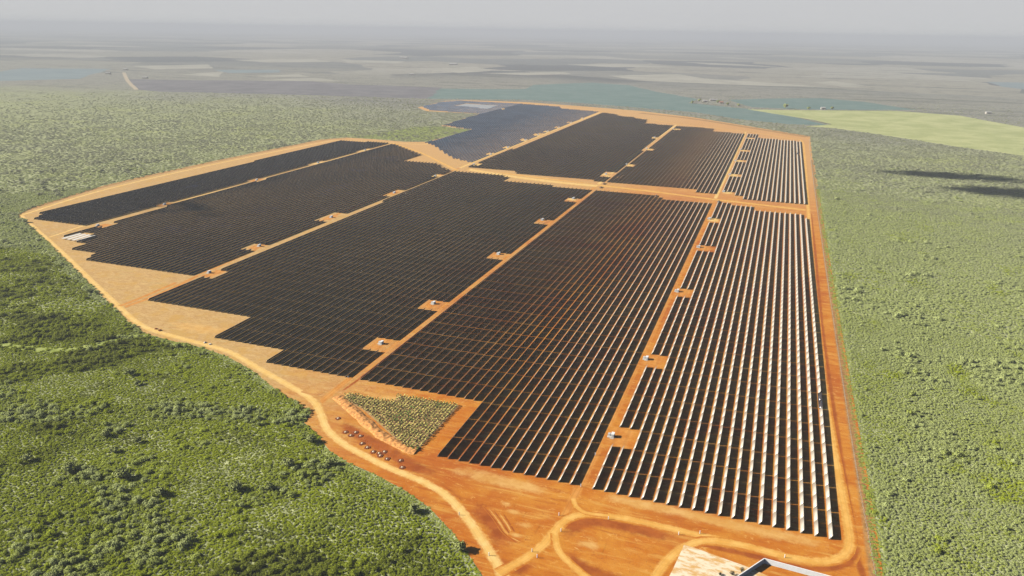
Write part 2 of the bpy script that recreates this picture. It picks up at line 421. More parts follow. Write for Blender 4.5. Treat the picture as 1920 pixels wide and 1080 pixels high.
# inner roads
R1 = [(1052, 982), (1075, 935), (1100, 885), (1170, 737), (1250, 567), (1311, 436), (1340, 375), (1370, 309), (1398, 248)]
R2 = [(598, 757), (655, 710), (780, 613), (900, 521), (1000, 443), (1090, 372), (1120, 347), (1200, 282), (1268, 234)]
R3 = [(225, 579), (300, 551), (380, 513), (480, 468), (620, 407), (740, 358), (862, 315), (960, 275), (1125, 211)]
R4 = [(85, 447), (120, 436), (165, 421), (300, 386), (480, 340), (600, 306.5), (690, 280), (735, 268.5)]
ribbon('dirt_road', R1, 6.5, M['road_red']); ribbon('dirt_road', R2, 6.5, M['road_red']); ribbon('dirt_road', R3, 6.5, M['road_red']); ribbon('dirt_road', R4, 4.5, M['road_pale'])
ribbon('dirt_road', [(1120, 347), (1200, 282), (1268, 234)], 8, M['road_pale']); ribbon('dirt_road', [(862, 315), (960, 275), (1125, 211)], 8, M['road_pale'])
ribbon('dirt_road', [(1340, 375), (1370, 309), (1398, 248)], 7, M['road_pale'])
ribbon('dirt_road', [(735, 268), (790, 287), (825, 304), (858, 320)], 9, M['road'])
ribbon('dirt_road', [(880, 317), (960, 327), (1120, 347), (1230, 360), (1340, 374), (1520, 395)], 13, M['road'])
ribbon('dirt_road', [(880, 318), (960, 331), (1040, 341), (1120, 349)], 24, M['road_pale'], 8)
for q_ in range(6):                                        # wheel arcs in the turning loop
    rx_, ry_ = 22+7*q_, 7.5+2.6*q_
    ribbon('wheel_track', [(1118+q_*3 + rx_*math.cos(t_), 1020 + ry_*math.sin(t_)) for t_ in np.linspace(1.9+.1*q_, 4.9-.15*q_, 9)], 1.5, M['tan'], 1.5, fade=3.0)
for q_ in range(5):                                        # wheel marks across the bare triangle
    ribbon('wheel_track', [(905+9*q_, 948+3*q_), (925+8*q_, 972+3*q_), (945+7*q_, 1000+2*q_), (975+6*q_, 1022-2*q_)], 1.3, M['tan'] if q_ % 2 else M['ditch'], 1.5, fade=3.0)
# perimeter and access roads
ribbon('dirt_road', [(975, 1150), (940, 1072), (905, 1015), (872, 967), (835, 928), (790, 902), (740, 882), (690, 858), (645, 833), (613, 805), (601, 775), (585, 750),
    (540, 722), (480, 688), (430, 660), (380, 645), (330, 632), (280, 617), (250, 600), (225, 577), (180, 535), (120, 477), (70, 432), (42, 406), (60, 397.5), (200, 355),
    (400, 308.5), (600, 268), (640, 263.5), (720, 267), (790, 271), (806, 267)], 7.0, M['road_pale'])
ribbon('dirt_road', [(935, 1075), (985, 1047), (1020, 1020), (1042, 993), (1062, 974), (1095, 964), (1140, 967), (1200, 978), (1290, 999), (1400, 1024), (1490, 1047), (1545, 1053),
    (1580, 1043), (1592, 1020), (1589, 985), (1573, 900), (1549, 760), (1531, 600), (1521, 480), (1514.5, 380), (1508, 290), (1503, 264), (1480, 259.5), (1400, 247), (1265, 231.5),
    (1120, 208), (1000, 196), (960, 194.5)], 6.4, M['road'])
ribbon('dirt_road', [(1075, 935), (1080, 950), (1100, 962), (1140, 967)], 3.5, M['road'])
ribbon('dirt_road', [(1041, 1000), (1043, 1020), (1052, 1040), (1072, 1060), (1098, 1082), (1130, 1105)], 4.5, M['road'])
ribbon('dirt_road', [(1205, 1120), (1230, 1080), (1252, 1050), (1280, 1027), (1320, 1014), (1370, 1018)], 6.4, M['road'])
ribbon('dirt_road', [(225, 574), (270, 556), (330, 530)], 6, M['road_red'])
ribbon('forest_path', [(-60, 640), (0, 646), (50, 653), (120, 657), (170, 648), (220, 637), (265, 627)], 9, field_mat('short_green_grass', (.24, .29, .06), (.36, .40, .12), .15))
ribbon('farm_track', [(232, 136), (240, 152), (256, 168)], 14, M['track'], 40)

# ------------------------------------------------------------------ far fields
FT = field_mat('teal_crop', (.115, .185, .168), (.15, .215, .195), .012)
FG = field_mat('light_green_crop', (.33, .36, .145), (.46, .47, .22), .012)
FD = field_mat('dark_dry_wood', (.14, .136, .145), (.19, .182, .188), .01)
FP = field_mat('stubble_field', (.30, .29, .24), (.38, .365, .30), .006)
FB = field_mat('grey_blue_crop', (.17, .22, .235), (.20, .25, .26), .004)
FO = field_mat('fresh_grass', (.20, .24, .055), (.26, .30, .08), .02)
ZF = 0.012
FAR_POLYS = []
def jagged(P, step=45.0):
    out = []
    for (xa, ya), (xb, yb) in zip(P, P[1:] + P[:1]):
        L = math.hypot(xb-xa, yb-ya); n = max(1, min(60, int(L/step))); k = min(16.0, L*.03)
        for i in range(n):
            t = i/n; w = math.sin(math.pi*t)**.3 if 0 < t < 1 else 0; d = (float(fnoise(np.array([xa+(xb-xa)*t])/70, np.array([ya+(yb-ya)*t])/70, 5)[0])-.5)*2*k*w
            out.append((xa+(xb-xa)*t - (yb-ya)/L*d, ya+(yb-ya)*t + (xb-xa)/L*d))
    return out
for nm, poly, m in [
    ('crop_field', [(815, 170), (822, 166), (902, 167), (985, 167), (1000, 159), (1110, 155), (1180, 160), (1230, 172), (1310, 186), (1290, 193), (1430, 207), (1500, 222), (1555, 235), (1480, 233), (1390, 224), (1300, 210), (1210, 203), (1100, 194), (985, 187), (800, 185)], FT),
    ('crop_field', [(1365, 187), (1440, 185), (1540, 184), (1620, 191), (1720, 206), (1600, 206), (1500, 205), (1410, 201)], FT),
    ('crop_field', [(1400, 205), (1450, 206), (1560, 207), (1680, 208), (1800, 217), (1925, 240), (1925, 293), (1800, 276), (1700, 260), (1620, 248), (1560, 240), (1510, 237), (1560, 233), (1520, 224)], FG),
    ('scrub_field', [(240, 148), (330, 150), (580, 152), (650, 158), (830, 164), (800, 185), (700, 182), (500, 176), (300, 172), (258, 168)], FD),
    ('crop_field', [(-10, 136), (40, 128), (210, 129), (170, 140), (150, 148), (-10, 152)], FB),
    ('crop_field', [(250, 124), (390, 121), (400, 128), (290, 130)], FP),
    ('crop_field', [(340, 140), (420, 134), (410, 144)], FP),
    ('crop_field', [(480, 142), (560, 139), (580, 144), (500, 145)], FP),
    ('crop_field', [(480, 150), (590, 146), (640, 152), (560, 152)], FP),
    ('crop_field', [(430, 112), (590, 111), (620, 116), (500, 117)], FP),
    ('crop_field', [(800, 130), (890, 125), (920, 133), (860, 137)], FP),
    ('crop_field', [(900, 137), (1060, 135), (1070, 139), (990, 141)], FP),
    ('crop_field', [(1060, 121), (1170, 120), (1270, 126), (1150, 126)], FP),
    ('crop_field', [(1140, 142), (1270, 139), (1320, 147), (1470, 157), (1540, 163), (1400, 160), (1200, 151)], FP),
    ('crop_field', [(1525, 155), (1560, 152), (1600, 157), (1625, 161), (1590, 164)], FP),
    ('crop_field', [(1280, 116), (1380, 120), (1480, 127), (1330, 121)], FP),
    ('crop_field', [(640, 112), (760, 115), (750, 118), (650, 117)], FP),
    ('crop_field', [(400, 131), (525, 131), (525, 136), (430, 137)], FB),
    ('crop_field', [(1850, 153), (1925, 155), (1925, 168), (1880, 163)], FB),
    ('grass_field', [(800, 264), (835, 256), (882, 244), (826, 237), (780, 238), (700, 252), (660, 257), (700, 260)], FO),
    ]:
    jp = jagged(pts(poly)); sheet(nm, jp, ZF, m); ZF += 0.006
    if m is not FO: FAR_POLYS.append(jp)

# ------------------------------------------------------------------ solar tables
PITCHX, TAB, CH, TILT, HUB = 5.944, 21.4, 2.62, R(57.0), 1.215
BLOCKS = {   # outline of every block of tables on the ground, and the x of one row of it
 'E': ([(1110, 918.3), (1578, 1015), (1517, 409.6), (1510.5, 409.6), (1507, 402), (1408, 393), (1409, 387.4), (1345, 380)], -64.2, 1),
 'F': ([(1353, 365.4), (1388, 368.5), (1388, 374.4), (1516, 385.2), (1504.5, 266), (1418, 258), (1418.5, 252.4), (1401, 250.3)], -64.2, 1),
 'D': ([(668, 712), (890, 751), (818, 858), (1085, 913.5), (1341, 381.5), (1227, 370.5), (1229, 365), (1118, 355.5)], -75.4, -1),
 'G': ([(1136, 342), (1303, 356), (1303, 360.7), (1344, 364), (1396.5, 250.5), (1336, 246.4), (1340, 241), (1268, 236.2)], -75.4, -1),
 'C': ([(269, 564), (464, 595), (399, 636.5), (520, 656.5), (486, 680.5), (652, 709), (1108, 355), (945, 340.5), (958, 331.6), (857, 321)], None, 1),
 'K': ([(877, 314.2), (964, 322), (962, 327), (1130, 341), (1263, 235.6), (1210, 231), (1214, 224), (1191, 222.3), (1189.5, 219.8), (1158, 217.2), (1157, 214.8), (1131, 211.3)], None, 1),
 'B': ([(156, 487), (362, 518), (848, 321.5), (817, 307.2), (755, 302.4), (792, 291.5), (735, 269.6), (103, 447.2), (176, 459), (121, 465), (184, 474.5)], None, 1),
 'A': ([(55, 413), (157, 427.5), (733, 268.2), (706, 267.6), (640, 264.6), (66, 401.5), (79, 404.5)], None, 1),
 'H': ([(797, 268.6), (812, 274), (832, 288), (848, 298), (884, 306), (1124, 209.8), (1052, 204), (1050, 200.6), (975, 195), (867, 189.4), (834, 191), (790, 200), (806, 208), (899, 214.3), (830, 235.8), (884, 243.9)], None, 1),
}
PADS = []   # (x, y, side) side -1: the pad opens to the west of the road, +1 to the east
for px, py, side in [(1149, 819, 1), (1213, 674, 1), (1271, 547, 1), (1311, 464, 1), (1331, 411, 1), (1358, 360, 1), (1369, 328, 1), (1380, 302, 1), (1389, 281, 1), (1400, 260, 1),
    (716, 645, -1), (814, 570, -1), (936, 477, -1), (1018, 413, -1), (1076, 373, -1), (1137, 327, -1), (1175, 309, 1), (1213, 279, 1), (1228, 258, -1), (1263, 242, 1),
    (393, 512, 1), (487, 462, -1), (622, 408, -1), (740, 362, -1), (817, 331, -1), (889, 309, 1), (921, 290, -1), (953, 277, -1), (986, 263, -1), (1010, 253, -1), (1027, 247, -1), (1048, 240, -1), (1071, 231, -1), (1094, 223, -1),
    (184, 424, 1), (309, 384, -1), (482, 338, -1), (597, 306, -1), (685, 282, -1), (941, 204.5, 1)]:
    x, y = at(px, py); PADS.append((x, y, side, px, py))
# rows without tables: bare pale patch in the far block
BARE = [pts([(852, 199), (873, 194.5), (936, 198), (913, 204.3)]), pts([(116, 449), (152, 438), (182, 441.5), (146, 455)])]

sheet('gravel_patch', BARE[0], .10, field_mat('pale_grey_gravel', (.27, .29, .31), (.40, .41, .41), .12))
tables = []   # (block, row, index in the row, x of the low edge, y of the near end, half only)
rows_of = {}
for bk, (poly, x0, sgn) in BLOCKS.items():
    P = pts(poly); xs = [p[0] for p in P]; xmin, xmax = min(xs), max(xs)
    if x0 is None: x0 = xmin + .25
    k0 = math.ceil((xmin - x0 - .3) / PITCHX); k1 = math.floor((xmax - x0 - 1.6) / PITCHX); k1 = min(k1, 0) if bk in 'DG' else k1; rows_of[bk] = (k0, k1)
    for k in range(k0, k1 + 1):
        xl = x0 + k*PITCHX; xq = xl + .8; ys = []
        for i in range(len(P)):
            (xa, ya), (xb, yb) = P[i], P[(i+1) % len(P)]
            if (xa > xq) != (xb > xq): ys.append(ya + (yb-ya)*(xq-xa)/(xb-xa))
        ys.sort(); idx = 0
        for ya, yb in zip(ys[::2], ys[1::2]):
            if bk in 'ED' or True:
                base = 307.1 + math.floor((ya + 3.0 - 307.1) / (TAB/2) + .5) * (TAB/2)
            y = base
            while y + TAB/2 <= yb + 4.0:
                half = y + TAB > yb + 4.0
                L = TAB/2 if half else TAB; yc = y + L/2; idx += 1; hit = (bk == 'B' and xl < -694.5) or (bk == 'A' and xl > -706.0)
                for (qx, qy, side, _, _) in PADS:
                    xr0, xr1 = (qx - 2, qx + 12.4) if side > 0 else (qx - 9.5, qx + 9)
                    if xr0 - 1.2 < xl < xr1 and abs(yc - qy) < L/2 + .2 + (0 if side > 0 else 1.5): hit = True
                if not hit and not any(inside(np.array([xl + .5]), np.array([yc]), b)[0] for b in BARE):
                    tables.append((bk, k, idx, xl, y, half))
                y += L
NT = len(tables)

TX = np.array([t[3] for t in tables]); TY = np.array([t[4] for t in tables])
TL = np.array([TAB/2 if t[5] else TAB for t in tables])
TT = TILT + R(2.2)*(fnoise(TX/70, TY/110, 3, 2)-.5)*2 + R(.3)*rng.standard_normal(NT)
SPEC = {}
def near_table(px, py, blocks):
    x, y = at(px, py); c = [(abs(TX[i]+2-x)*3 + abs(TY[i]+TL[i]/2-y), i) for i in range(NT) if tables[i][0] in blocks]
    return min(c)[1]
blue1 = near_table(1540, 752, 'E'); SPEC[blue1] = (R(34), 'slate')
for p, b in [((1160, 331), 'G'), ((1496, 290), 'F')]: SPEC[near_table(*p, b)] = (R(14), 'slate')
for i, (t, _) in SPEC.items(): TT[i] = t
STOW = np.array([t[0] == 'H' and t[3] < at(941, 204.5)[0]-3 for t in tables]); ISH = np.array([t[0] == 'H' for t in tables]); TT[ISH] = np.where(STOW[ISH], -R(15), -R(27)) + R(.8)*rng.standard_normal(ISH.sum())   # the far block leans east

cx, cy_, cw = proj(np.stack([TX+1, TY+TL/2, np.full(NT, 1.0)], 1))
vis = (cw > 0) & (cx > -20) & (cx < 1940) & (cy_ > -20) & (cy_ < 1100)
dist = np.hypot(np.hypot(TX, TY+TL/2), CAM_H); order = np.argsort(np.where(vis, dist, 1e9))
IND = set(order[:296].tolist()) | set(SPEC)

HZ = HUB + .0*TX
def panel_quads(x, z, y0, y1, t, th=.05):
    """corners of one thin module plane: (n,8,3)"""
    c, s = np.cos(t), np.sin(t); hx, hz = CH/2*c, CH/2*s; nx, nz = -s*th, c*th
    xc = x + CH/2*math.cos(TILT)
    A = np.stack
    lo = A([xc-hx, y0, z-hz], -1); lo2 = A([xc-hx, y1, z-hz], -1); hi2 = A([xc+hx, y1, z+hz], -1); hi = A([xc+hx, y0, z+hz], -1)
    off = A([nx, np.zeros_like(nx), nz], -1)
    return A([lo, lo2, hi2, hi, lo+off, lo2+off, hi2+off, hi+off], 1)
BOXF = np.array([[0, 1, 2, 3], [4, 7, 6, 5], [0, 4, 5, 1], [1, 5, 6, 2], [2, 6, 7, 3], [3, 7, 4, 0]])
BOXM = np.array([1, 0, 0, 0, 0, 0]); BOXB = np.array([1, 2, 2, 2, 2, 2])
M['backblue'] = plain('haze_blue_module_glass', (.075, .11, .155), .2, .3, .25, .02)  # blue-grey of distant haze and sky put into the glass colour
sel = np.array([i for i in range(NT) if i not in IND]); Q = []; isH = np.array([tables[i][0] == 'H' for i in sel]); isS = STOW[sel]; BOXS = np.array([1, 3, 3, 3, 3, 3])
g2, g1 = .21, .07                                      # half of the gap between tables, half of the gap at the middle
x, y, L, t, z = TX[sel], TY[sel], TL[sel], TT[sel], HZ[sel]
wide = np.array([tables[i][0] in 'DEFG' for i in sel]); g2 = np.where(wide, .21, .10); g1 = np.where(wide, .07, .02)
mid = np.where(L > TAB*.7, y+L/2, y+L-g2+g1)
Q.append(panel_quads(x, z, y+g2, mid-g1, t))
f = L > TAB*.7
Q.append(panel_quads(x[f], z[f], (mid+g1)[f], (y+L-g2)[f], t[f]))
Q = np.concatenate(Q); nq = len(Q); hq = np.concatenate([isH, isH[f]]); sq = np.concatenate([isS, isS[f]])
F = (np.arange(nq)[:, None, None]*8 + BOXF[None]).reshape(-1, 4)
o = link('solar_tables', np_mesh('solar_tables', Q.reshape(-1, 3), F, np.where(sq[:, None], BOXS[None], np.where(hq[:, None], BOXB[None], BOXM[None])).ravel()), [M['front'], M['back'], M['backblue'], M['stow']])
tag(o, 'many distant parallel rows of dark solar tables filling the plant', 'solar tables', kind='stuff')

g2, g1 = .21, .07
# one table of its own, then copies
def module_mesh(y0, y1, front):
    v = panel_quads(np.zeros(1)-CH/2*math.cos(TILT), np.zeros(1), np.array([y0]), np.array([y1]), np.array([0.0]))
    me = np_mesh('module_panel', v.reshape(-1, 3), BOXF, BOXM); me.materials.append(M[front]); me.materials.append(M['back']); return me
MODS = {(fr, hf, k): module_mesh(*((g2, TAB/2-(g2 if hf else g1)) if k == 0 else (TAB/2+g1, TAB-g2)), fr) for fr in ('front', 'slate', 'whiteglare') for hf in (0, 1) for k in (0, 1) if not (hf and k)}
def tube_mesh(L):
    bm = bmesh.new(); bm_cyl(bm, (0, .1, -.10), (0, L-.1, -.10), .075, 8); me = bm_mesh('torque_tube', bm); me.materials.append(M['steel']); return me
TUBES = {0: tube_mesh(TAB), 1: tube_mesh(TAB/2)}
def post_mesh():
    bm = bmesh.new(); bm_box(bm, -.07, .07, -.05, .05, -HUB+.02, -.17); bm_box(bm, -.12, .12, -.08, .08, -.17, -.03); me = bm_mesh('support_post', bm); me.materials.append(M['steel']); return me
POST = post_mesh()
WORDS = 'zeroth first second third fourth fifth sixth seventh eighth ninth tenth eleventh twelfth thirteenth fourteenth fifteenth sixteenth seventeenth eighteenth nineteenth twentieth'.split()
TENS = {20: 'twenty', 30: 'thirty', 40: 'forty', 50: 'fifty'}
def ordw(n):
    if n <= 20: return WORDS[n]
    a, b = n//10*10, n % 10
    return (TENS[a] + '-' + WORDS[b]) if b else TENS[a][:-1] + 'ieth'
rowfront = {}
for i, t in enumerate(tables):
    rowfront.setdefault((t[0], t[1]), []).append((t[4], i))
rank = {}
for k_, v in rowfront.items():
    for r_, (_, i) in enumerate(sorted(v)): rank[i] = r_+1
ROADNAME = {'E': 'boundary road', 'F': 'boundary road', 'D': 'nearest inner road', 'G': 'nearest inner road', 'C': 'middle inner road', 'K': 'middle inner road', 'B': 'third inner road', 'A': 'far road', 'H': 'third inner road'}
def put_table(x, y, half, tilt, front, label, group='solar tables in the nearest rows'):
    r = empty('solar_tracker', (x + CH/2*math.cos(TILT), y, 0)); tag(r, label, 'solar table', group)
    L = TAB/2 if half else TAB
    parts = [('module_panel', MODS[(front, int(half), 0)], (0, 0, HUB))]
    if not half: parts.append(('module_panel', MODS[(front, 0, 1)], (0, 0, HUB)))
    parts.append(('torque_tube', TUBES[int(half)], (0, 0, HUB)))
    ps = (.3, TAB/2-.3) if half else (.3, TAB/2, TAB-.3)
    for yy in ps: parts.append(('support_post', POST, (0, yy, HUB)))
    for nm, me, loc in parts:
        c = bpy.data.objects.new(nm, me); sc.collection.objects.link(c); c.parent = r; c.location = loc
        if nm != 'support_post': c.rotation_euler = (0, -tilt, 0)
    return r
for i in sorted(IND):
    bk, k, idx, xl, y, half = tables[i]
    row = (rows_of[bk][1] - k + 1)
    pale = bk in 'EF' or xl > -115
    look = 'pale-faced' if pale else 'dark-backed'
    fr = SPEC[i][1] if i in SPEC else 'front'
    lab = f'{look} solar table, {ordw(rank[i])} from the front, {ordw(row)} row left of the {ROADNAME[bk]}'
    if i == blue1: lab = 'dark grey solar table tilted flatter in the pale row beside the boundary road'
    elif i in SPEC: lab = 'dark grey flat solar table ' + ('just beyond the cross road crossing' if bk == 'G' else 'near the far end of the boundary road')
    put_table(xl, y, half, TT[i], fr, lab)
# lone short tables beside the cross road
for px, py, lab in [(1346, 379, 'short dark solar table alone at the cross road, right of the nearest inner road'), (1407, 391, 'short dark solar table at the step in the right-hand block'),
                    (1131, 345, 'short dark solar table on the far side of the middle crossing'), (1125, 352, 'short dark solar table on the near side of the middle crossing'), (1229, 368, 'short dark solar table at the step in the middle block')]:
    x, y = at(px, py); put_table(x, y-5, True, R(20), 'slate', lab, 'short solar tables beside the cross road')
wl = ['farthest', 'second farthest', 'second nearest', 'nearest']
for q in range(4):
    a = at(118 + 9.3*q, 449.5 + 1.6*q); b = at(152 + 8.6*q, 440.0 + 1.1*q)
    n_ = max(2, int((b[1]-a[1])/TAB))
    r = empty('solar_tracker', (a[0], a[1], 0)); tag(r, f'long white-topped solar table in the far left corner, {wl[q]} of four', 'solar table', 'white-topped solar tables')
    Lw = math.hypot(b[0]-a[0], b[1]-a[1])
    bm = bmesh.new(); bm_box(bm, -1.9, 1.9, 0, Lw, -.04, .04); me = bm_mesh('module_panel', bm); me.materials.append(M['whiteglare'])
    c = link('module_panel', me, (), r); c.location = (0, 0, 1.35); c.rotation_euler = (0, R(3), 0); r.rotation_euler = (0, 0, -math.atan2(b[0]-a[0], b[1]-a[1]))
    for j in range(6):
        c = link('support_post', POST, (), r); c.location = (0, .5 + (Lw-1)*j/5, HUB-.1)

# ------------------------------------------------------------------ inverter stations
def inverter_meshes():
    out = []
    def add(nm, mat, f): bm = bmesh.new(); f(bm); me = bm_mesh(nm, bm); me.materials.append(M[mat]); out.append((nm, me))
    add('cabinet', 'white', lambda bm: (bm_box(bm, -.85, .85, -1.6, 1.6, .25, 2.35, .04)))
    add('roof', 'white', lambda bm: bm_box(bm, -.98, .98, -1.72, 1.72, 2.352, 2.47, .03))
    add('door', 'lgrey', lambda bm: (bm_box(bm, -.70, -.04, -1.635, -1.601, .4, 2.2, .01), bm_box(bm, .04, .70, -1.635, -1.601, .4, 2.2, .01)))
    def tr(bm):
        bm_box(bm, -2.9, -1.5, -.1, 1.5, .25, 1.75, .05)
        for k in range(6): bm_box(bm, -3.12, -2.902, .0+k*.25, .12+k*.25, .4, 1.5)
        for k in range(3): bm_cyl(bm, (-2.5+k*.35, .7, 1.75), (-2.5+k*.35, .7, 2.15), .07, 6)
    add('transformer', 'lgrey', tr)
    add('plinth', 'concrete', lambda bm: bm_box(bm, -3.3, 1.2, -1.95, 1.95, .0, .248, .03))
    add('step', 'concrete', lambda bm: bm_box(bm, -1.5, .9, -3.1, -2.5, .0, .22, .02))
    return out
INV = inverter_meshes()
cnt = {}
for (x, y, side, px, py) in PADS:
    xr = 'nearest inner road' if x > -150 else 'middle inner road' if x > -340 else 'third inner road'
    if px in (184, 309, 482, 597, 685): xr = 'farthest inner road'
    if px == 941: xr = 'far left block road'
    cnt[xr] = cnt.get(xr, 0) + 1
    r = empty('inverter_station', (x, y, .1), rng.uniform(-.06, .06))
    tag(r, f'white inverter cabinet, {ordw(cnt[xr])} along the {xr} from its near end' if px != 941 else 'white inverter cabinet beside the pale bare patch in the far block', 'inverter station', 'inverter stations along the inner roads')
    r.scale = (.88, .88, .88)
    for nm, me in INV:
        c = bpy.data.objects.new(nm, me); sc.collection.objects.link(c); c.parent = r
    # bare trampled pad
    cx_ = x + (4.5 if side > 0 else -1.5)
    w = 7.5
    poly = [(cx_-w, y-10.2), (cx_+w, y-10.2), (cx_+w, y+10.2), (cx_-w, y+10.2)]
    C = [(cx_, y-10.6), (cx_, y), (cx_, y+10.6)]
    ribbon('bare_pad', None, 18, M['road_red'] if y < 900 else M['road_pale'], 4, world=C)

# ------------------------------------------------------------------ small things on the soil
def marker_post(px, py, lab):
    x, y = at(px, py); r = empty('marker_post', (x, y, .15), rng.uniform(0, 3)); tag(r, lab, 'marker post', 'white marker posts along the dirt roads')
    bm = bmesh.new(); bm_cyl(bm, (0, 0, 0), (rng.uniform(-.06, .06), rng.uniform(-.06, .06), 1.5), .17, 8); link('post_shaft', bm_mesh('post_shaft', bm), [M['white']], r)
    bm = bmesh.new(); bm_cyl(bm, (0, 0, 1.5), (0, 0, 1.62), .21, 8, .05); link('cap', bm_mesh('cap', bm), [M['white']], r)
for px, py, lab in [(861, 966, 'white marker post beside the left perimeter road where it bends towards the forest'), (917, 1042, 'white marker post on the near corner of the bottom road junction'),
    (997.5, 1035, 'white marker post on the upper side of the joining road'), (1007, 1046, 'white marker post on the lower side of the joining road'), (1051.7, 997, 'white marker post on the inside of the road curve'),
    (1048, 967, 'white marker post left of the inner road mouth'), (1140.7, 974, 'white marker post just below the first stretch of the access road'), (1272.5, 1003, 'white marker post below the access road near the pale slab'),
    (1312, 1001, 'white marker post above the access road near the pale slab'), (1089, 913, 'white marker post at the foot of the last dark row'), (1116, 854, 'white marker post beside the inner road ditch'),
    (1471, 1046, 'white marker post below the access road near the white wall'), (653, 709, 'white marker post at the mouth of the middle inner road')]:
    marker_post(px, py, lab)

def lumpy(bm, rad, sub=2, amp=.25, seed=0, flat=1.0):
    r = bmesh.ops.create_icosphere(bm, subdivisions=sub, radius=rad)
    for v in r['verts']:
        d = 1 + amp*mnoise.noise(Vector(v.co)*1.7/rad + Vector((seed*7.3, seed*1.9, 0)))
        v.co *= d; v.co.z *= flat
    return r['verts']
ring_mat = plain('damp_dark_soil', (.20, .055, .018), .95, .1, .25, 1.5)
stone_mat = plain('pale_mineral_heap', (.62, .50, .34), .9, .1, .12, 2.0)
pit = [(634, 785), (648, 810.5), (658, 817), (667, 811), (676, 818), (679, 832), (689, 839.5), (700, 847.5), (711, 850.5), (713, 855), (721, 847.5), (726, 861), (751, 864), (754, 877)]
pl = ['first of the line, set apart beneath the crop plot', 'upper left of a cluster of four', 'lower left of a cluster of four', 'upper right of a cluster of four', 'lower right of a cluster of four', 'fifth along the line, below the cluster of four',
      'sixth along the line, before the bottom group', 'left end of the bottom group of five', 'upper one of a touching pair', 'lower one of a touching pair', 'above the touching pair, nearest the earth bank',
      'lowest of the bottom group, below the touching pair', 'upper one of the last two', 'lower one of the last two']
for q, (px, py) in enumerate(pit):
    x, y = at(px, py); r = empty('stone_heap', (x, y, .12)); tag(r, 'pale heap in a dark ring, ' + pl[q], 'stone heap', 'pale heaps in dark rings of earth')
    bm = bmesh.new(); vs = lumpy(bm, .68, 2, .3, q, .6)
    link('pale_mound', bm_mesh('pale_mound', bm), [stone_mat], r).location = (0, 0, .15)
    n_ = 22; V = []; F = []
    for k in range(n_):
        a = 2*math.pi*k/n_; j = rng.uniform(.85, 1.2)
        for rr, zz in ((.55, .10), (1.0*j, .36), (1.6*j, .06)): V.append((rr*math.cos(a), rr*math.sin(a)*1.1, zz))
    for k in range(n_):
        for s_ in range(2): a, b = k*3+s_, ((k+1) % n_)*3+s_; F.append((a, a+1, b+1, b))
    link('earth_ring', np_mesh('earth_ring', V, F, smooth=True), [ring_mat], r)
for q, (px, py, lab) in enumerate([(1386, 1060, ''), (1372, 1070, ''), (1352, 1078, '')]): pass
for q, (px, py, s_, lab) in enumerate([(293, 617, 1.0, 'small brown earth clod heap beside the bend of the left perimeter road'), (300, 620, 1.2, 'larger brown earth heap beside the bend of the left perimeter road'), (385, 643, 1.0, 'small pale heap above the left perimeter road'), (394, 646, .9, 'smallest pale heap above the left perimeter road')]):
    x, y = at(px, py); bm = bmesh.new(); lumpy(bm, 1.1*s_, 2, .5, q+30, .6)
    o = link('earth_heap', bm_mesh('earth_heap', bm), [ring_mat if q < 2 else M['concrete']]); o.location = (x, y, .2); tag(o, lab, 'earth heap')

# pale slab and white enclosure wall at the bottom edge
sl = pts([(1283, 1022), (1405, 1066), (1480, 1100), (1420, 1150), (1240, 1110), (1262, 1068)])
bm = bmesh.new(); f = bm.faces.new([bm.verts.new((x, y, .38)) for x, y in sl])
bm.normal_update()
if f.normal.z < 0: f.normal_flip()
e = bmesh.ops.extrude_face_region(bm, geom=[f]); bmesh.ops.translate(bm, verts=[v for v in e['geom'] if isinstance(v, bmesh.types.BMVert)], vec=(0, 0, .12))
bmesh.ops.recalc_face_normals(bm, faces=bm.faces)
tag(link('foundation_slab', bm_mesh('foundation_slab', bm), [M['slab']]), 'large pale dusty slab patched with orange soil beside the access road', 'slab')
wc, w1, w2 = at(1431.7, 1056), at(1360, 1104), at(1660, 1118)
wr_ = empty('enclosure_wall', (wc[0], wc[1], .1)); tag(wr_, 'white L-shaped enclosure wall with a sharp corner beside the pale slab', 'wall')
def wall_piece(nm, p, q, t, z0, z1, mat, out=0.0):
    d = Vector((q[0]-p[0], q[1]-p[1], 0)); L = d.length; d.normalize(); nrm = Vector((-d.y, d.x, 0))
    bm = bmesh.new(); bm_box(bm, 0, L, -t/2, t/2, z0, z1)
    me = bm_mesh(nm, bm); o = link(nm, me, [M[mat]], wr_); o.location = (p[0]-wc[0], p[1]-wc[1], 0); o.rotation_euler = (0, 0, math.atan2(d.y, d.x)); return o
wall_piece('wall_panel', wc, w1, .35, 0, 2.3, 'white'); wall_piece('coping', wc, w1, .4, 2.302, 2.40, 'white')
wall_piece('wall_panel', wc, w2, .34, 0, 2.29, 'white'); wall_piece('coping', wc, w2, .38, 2.292, 2.41, 'white')

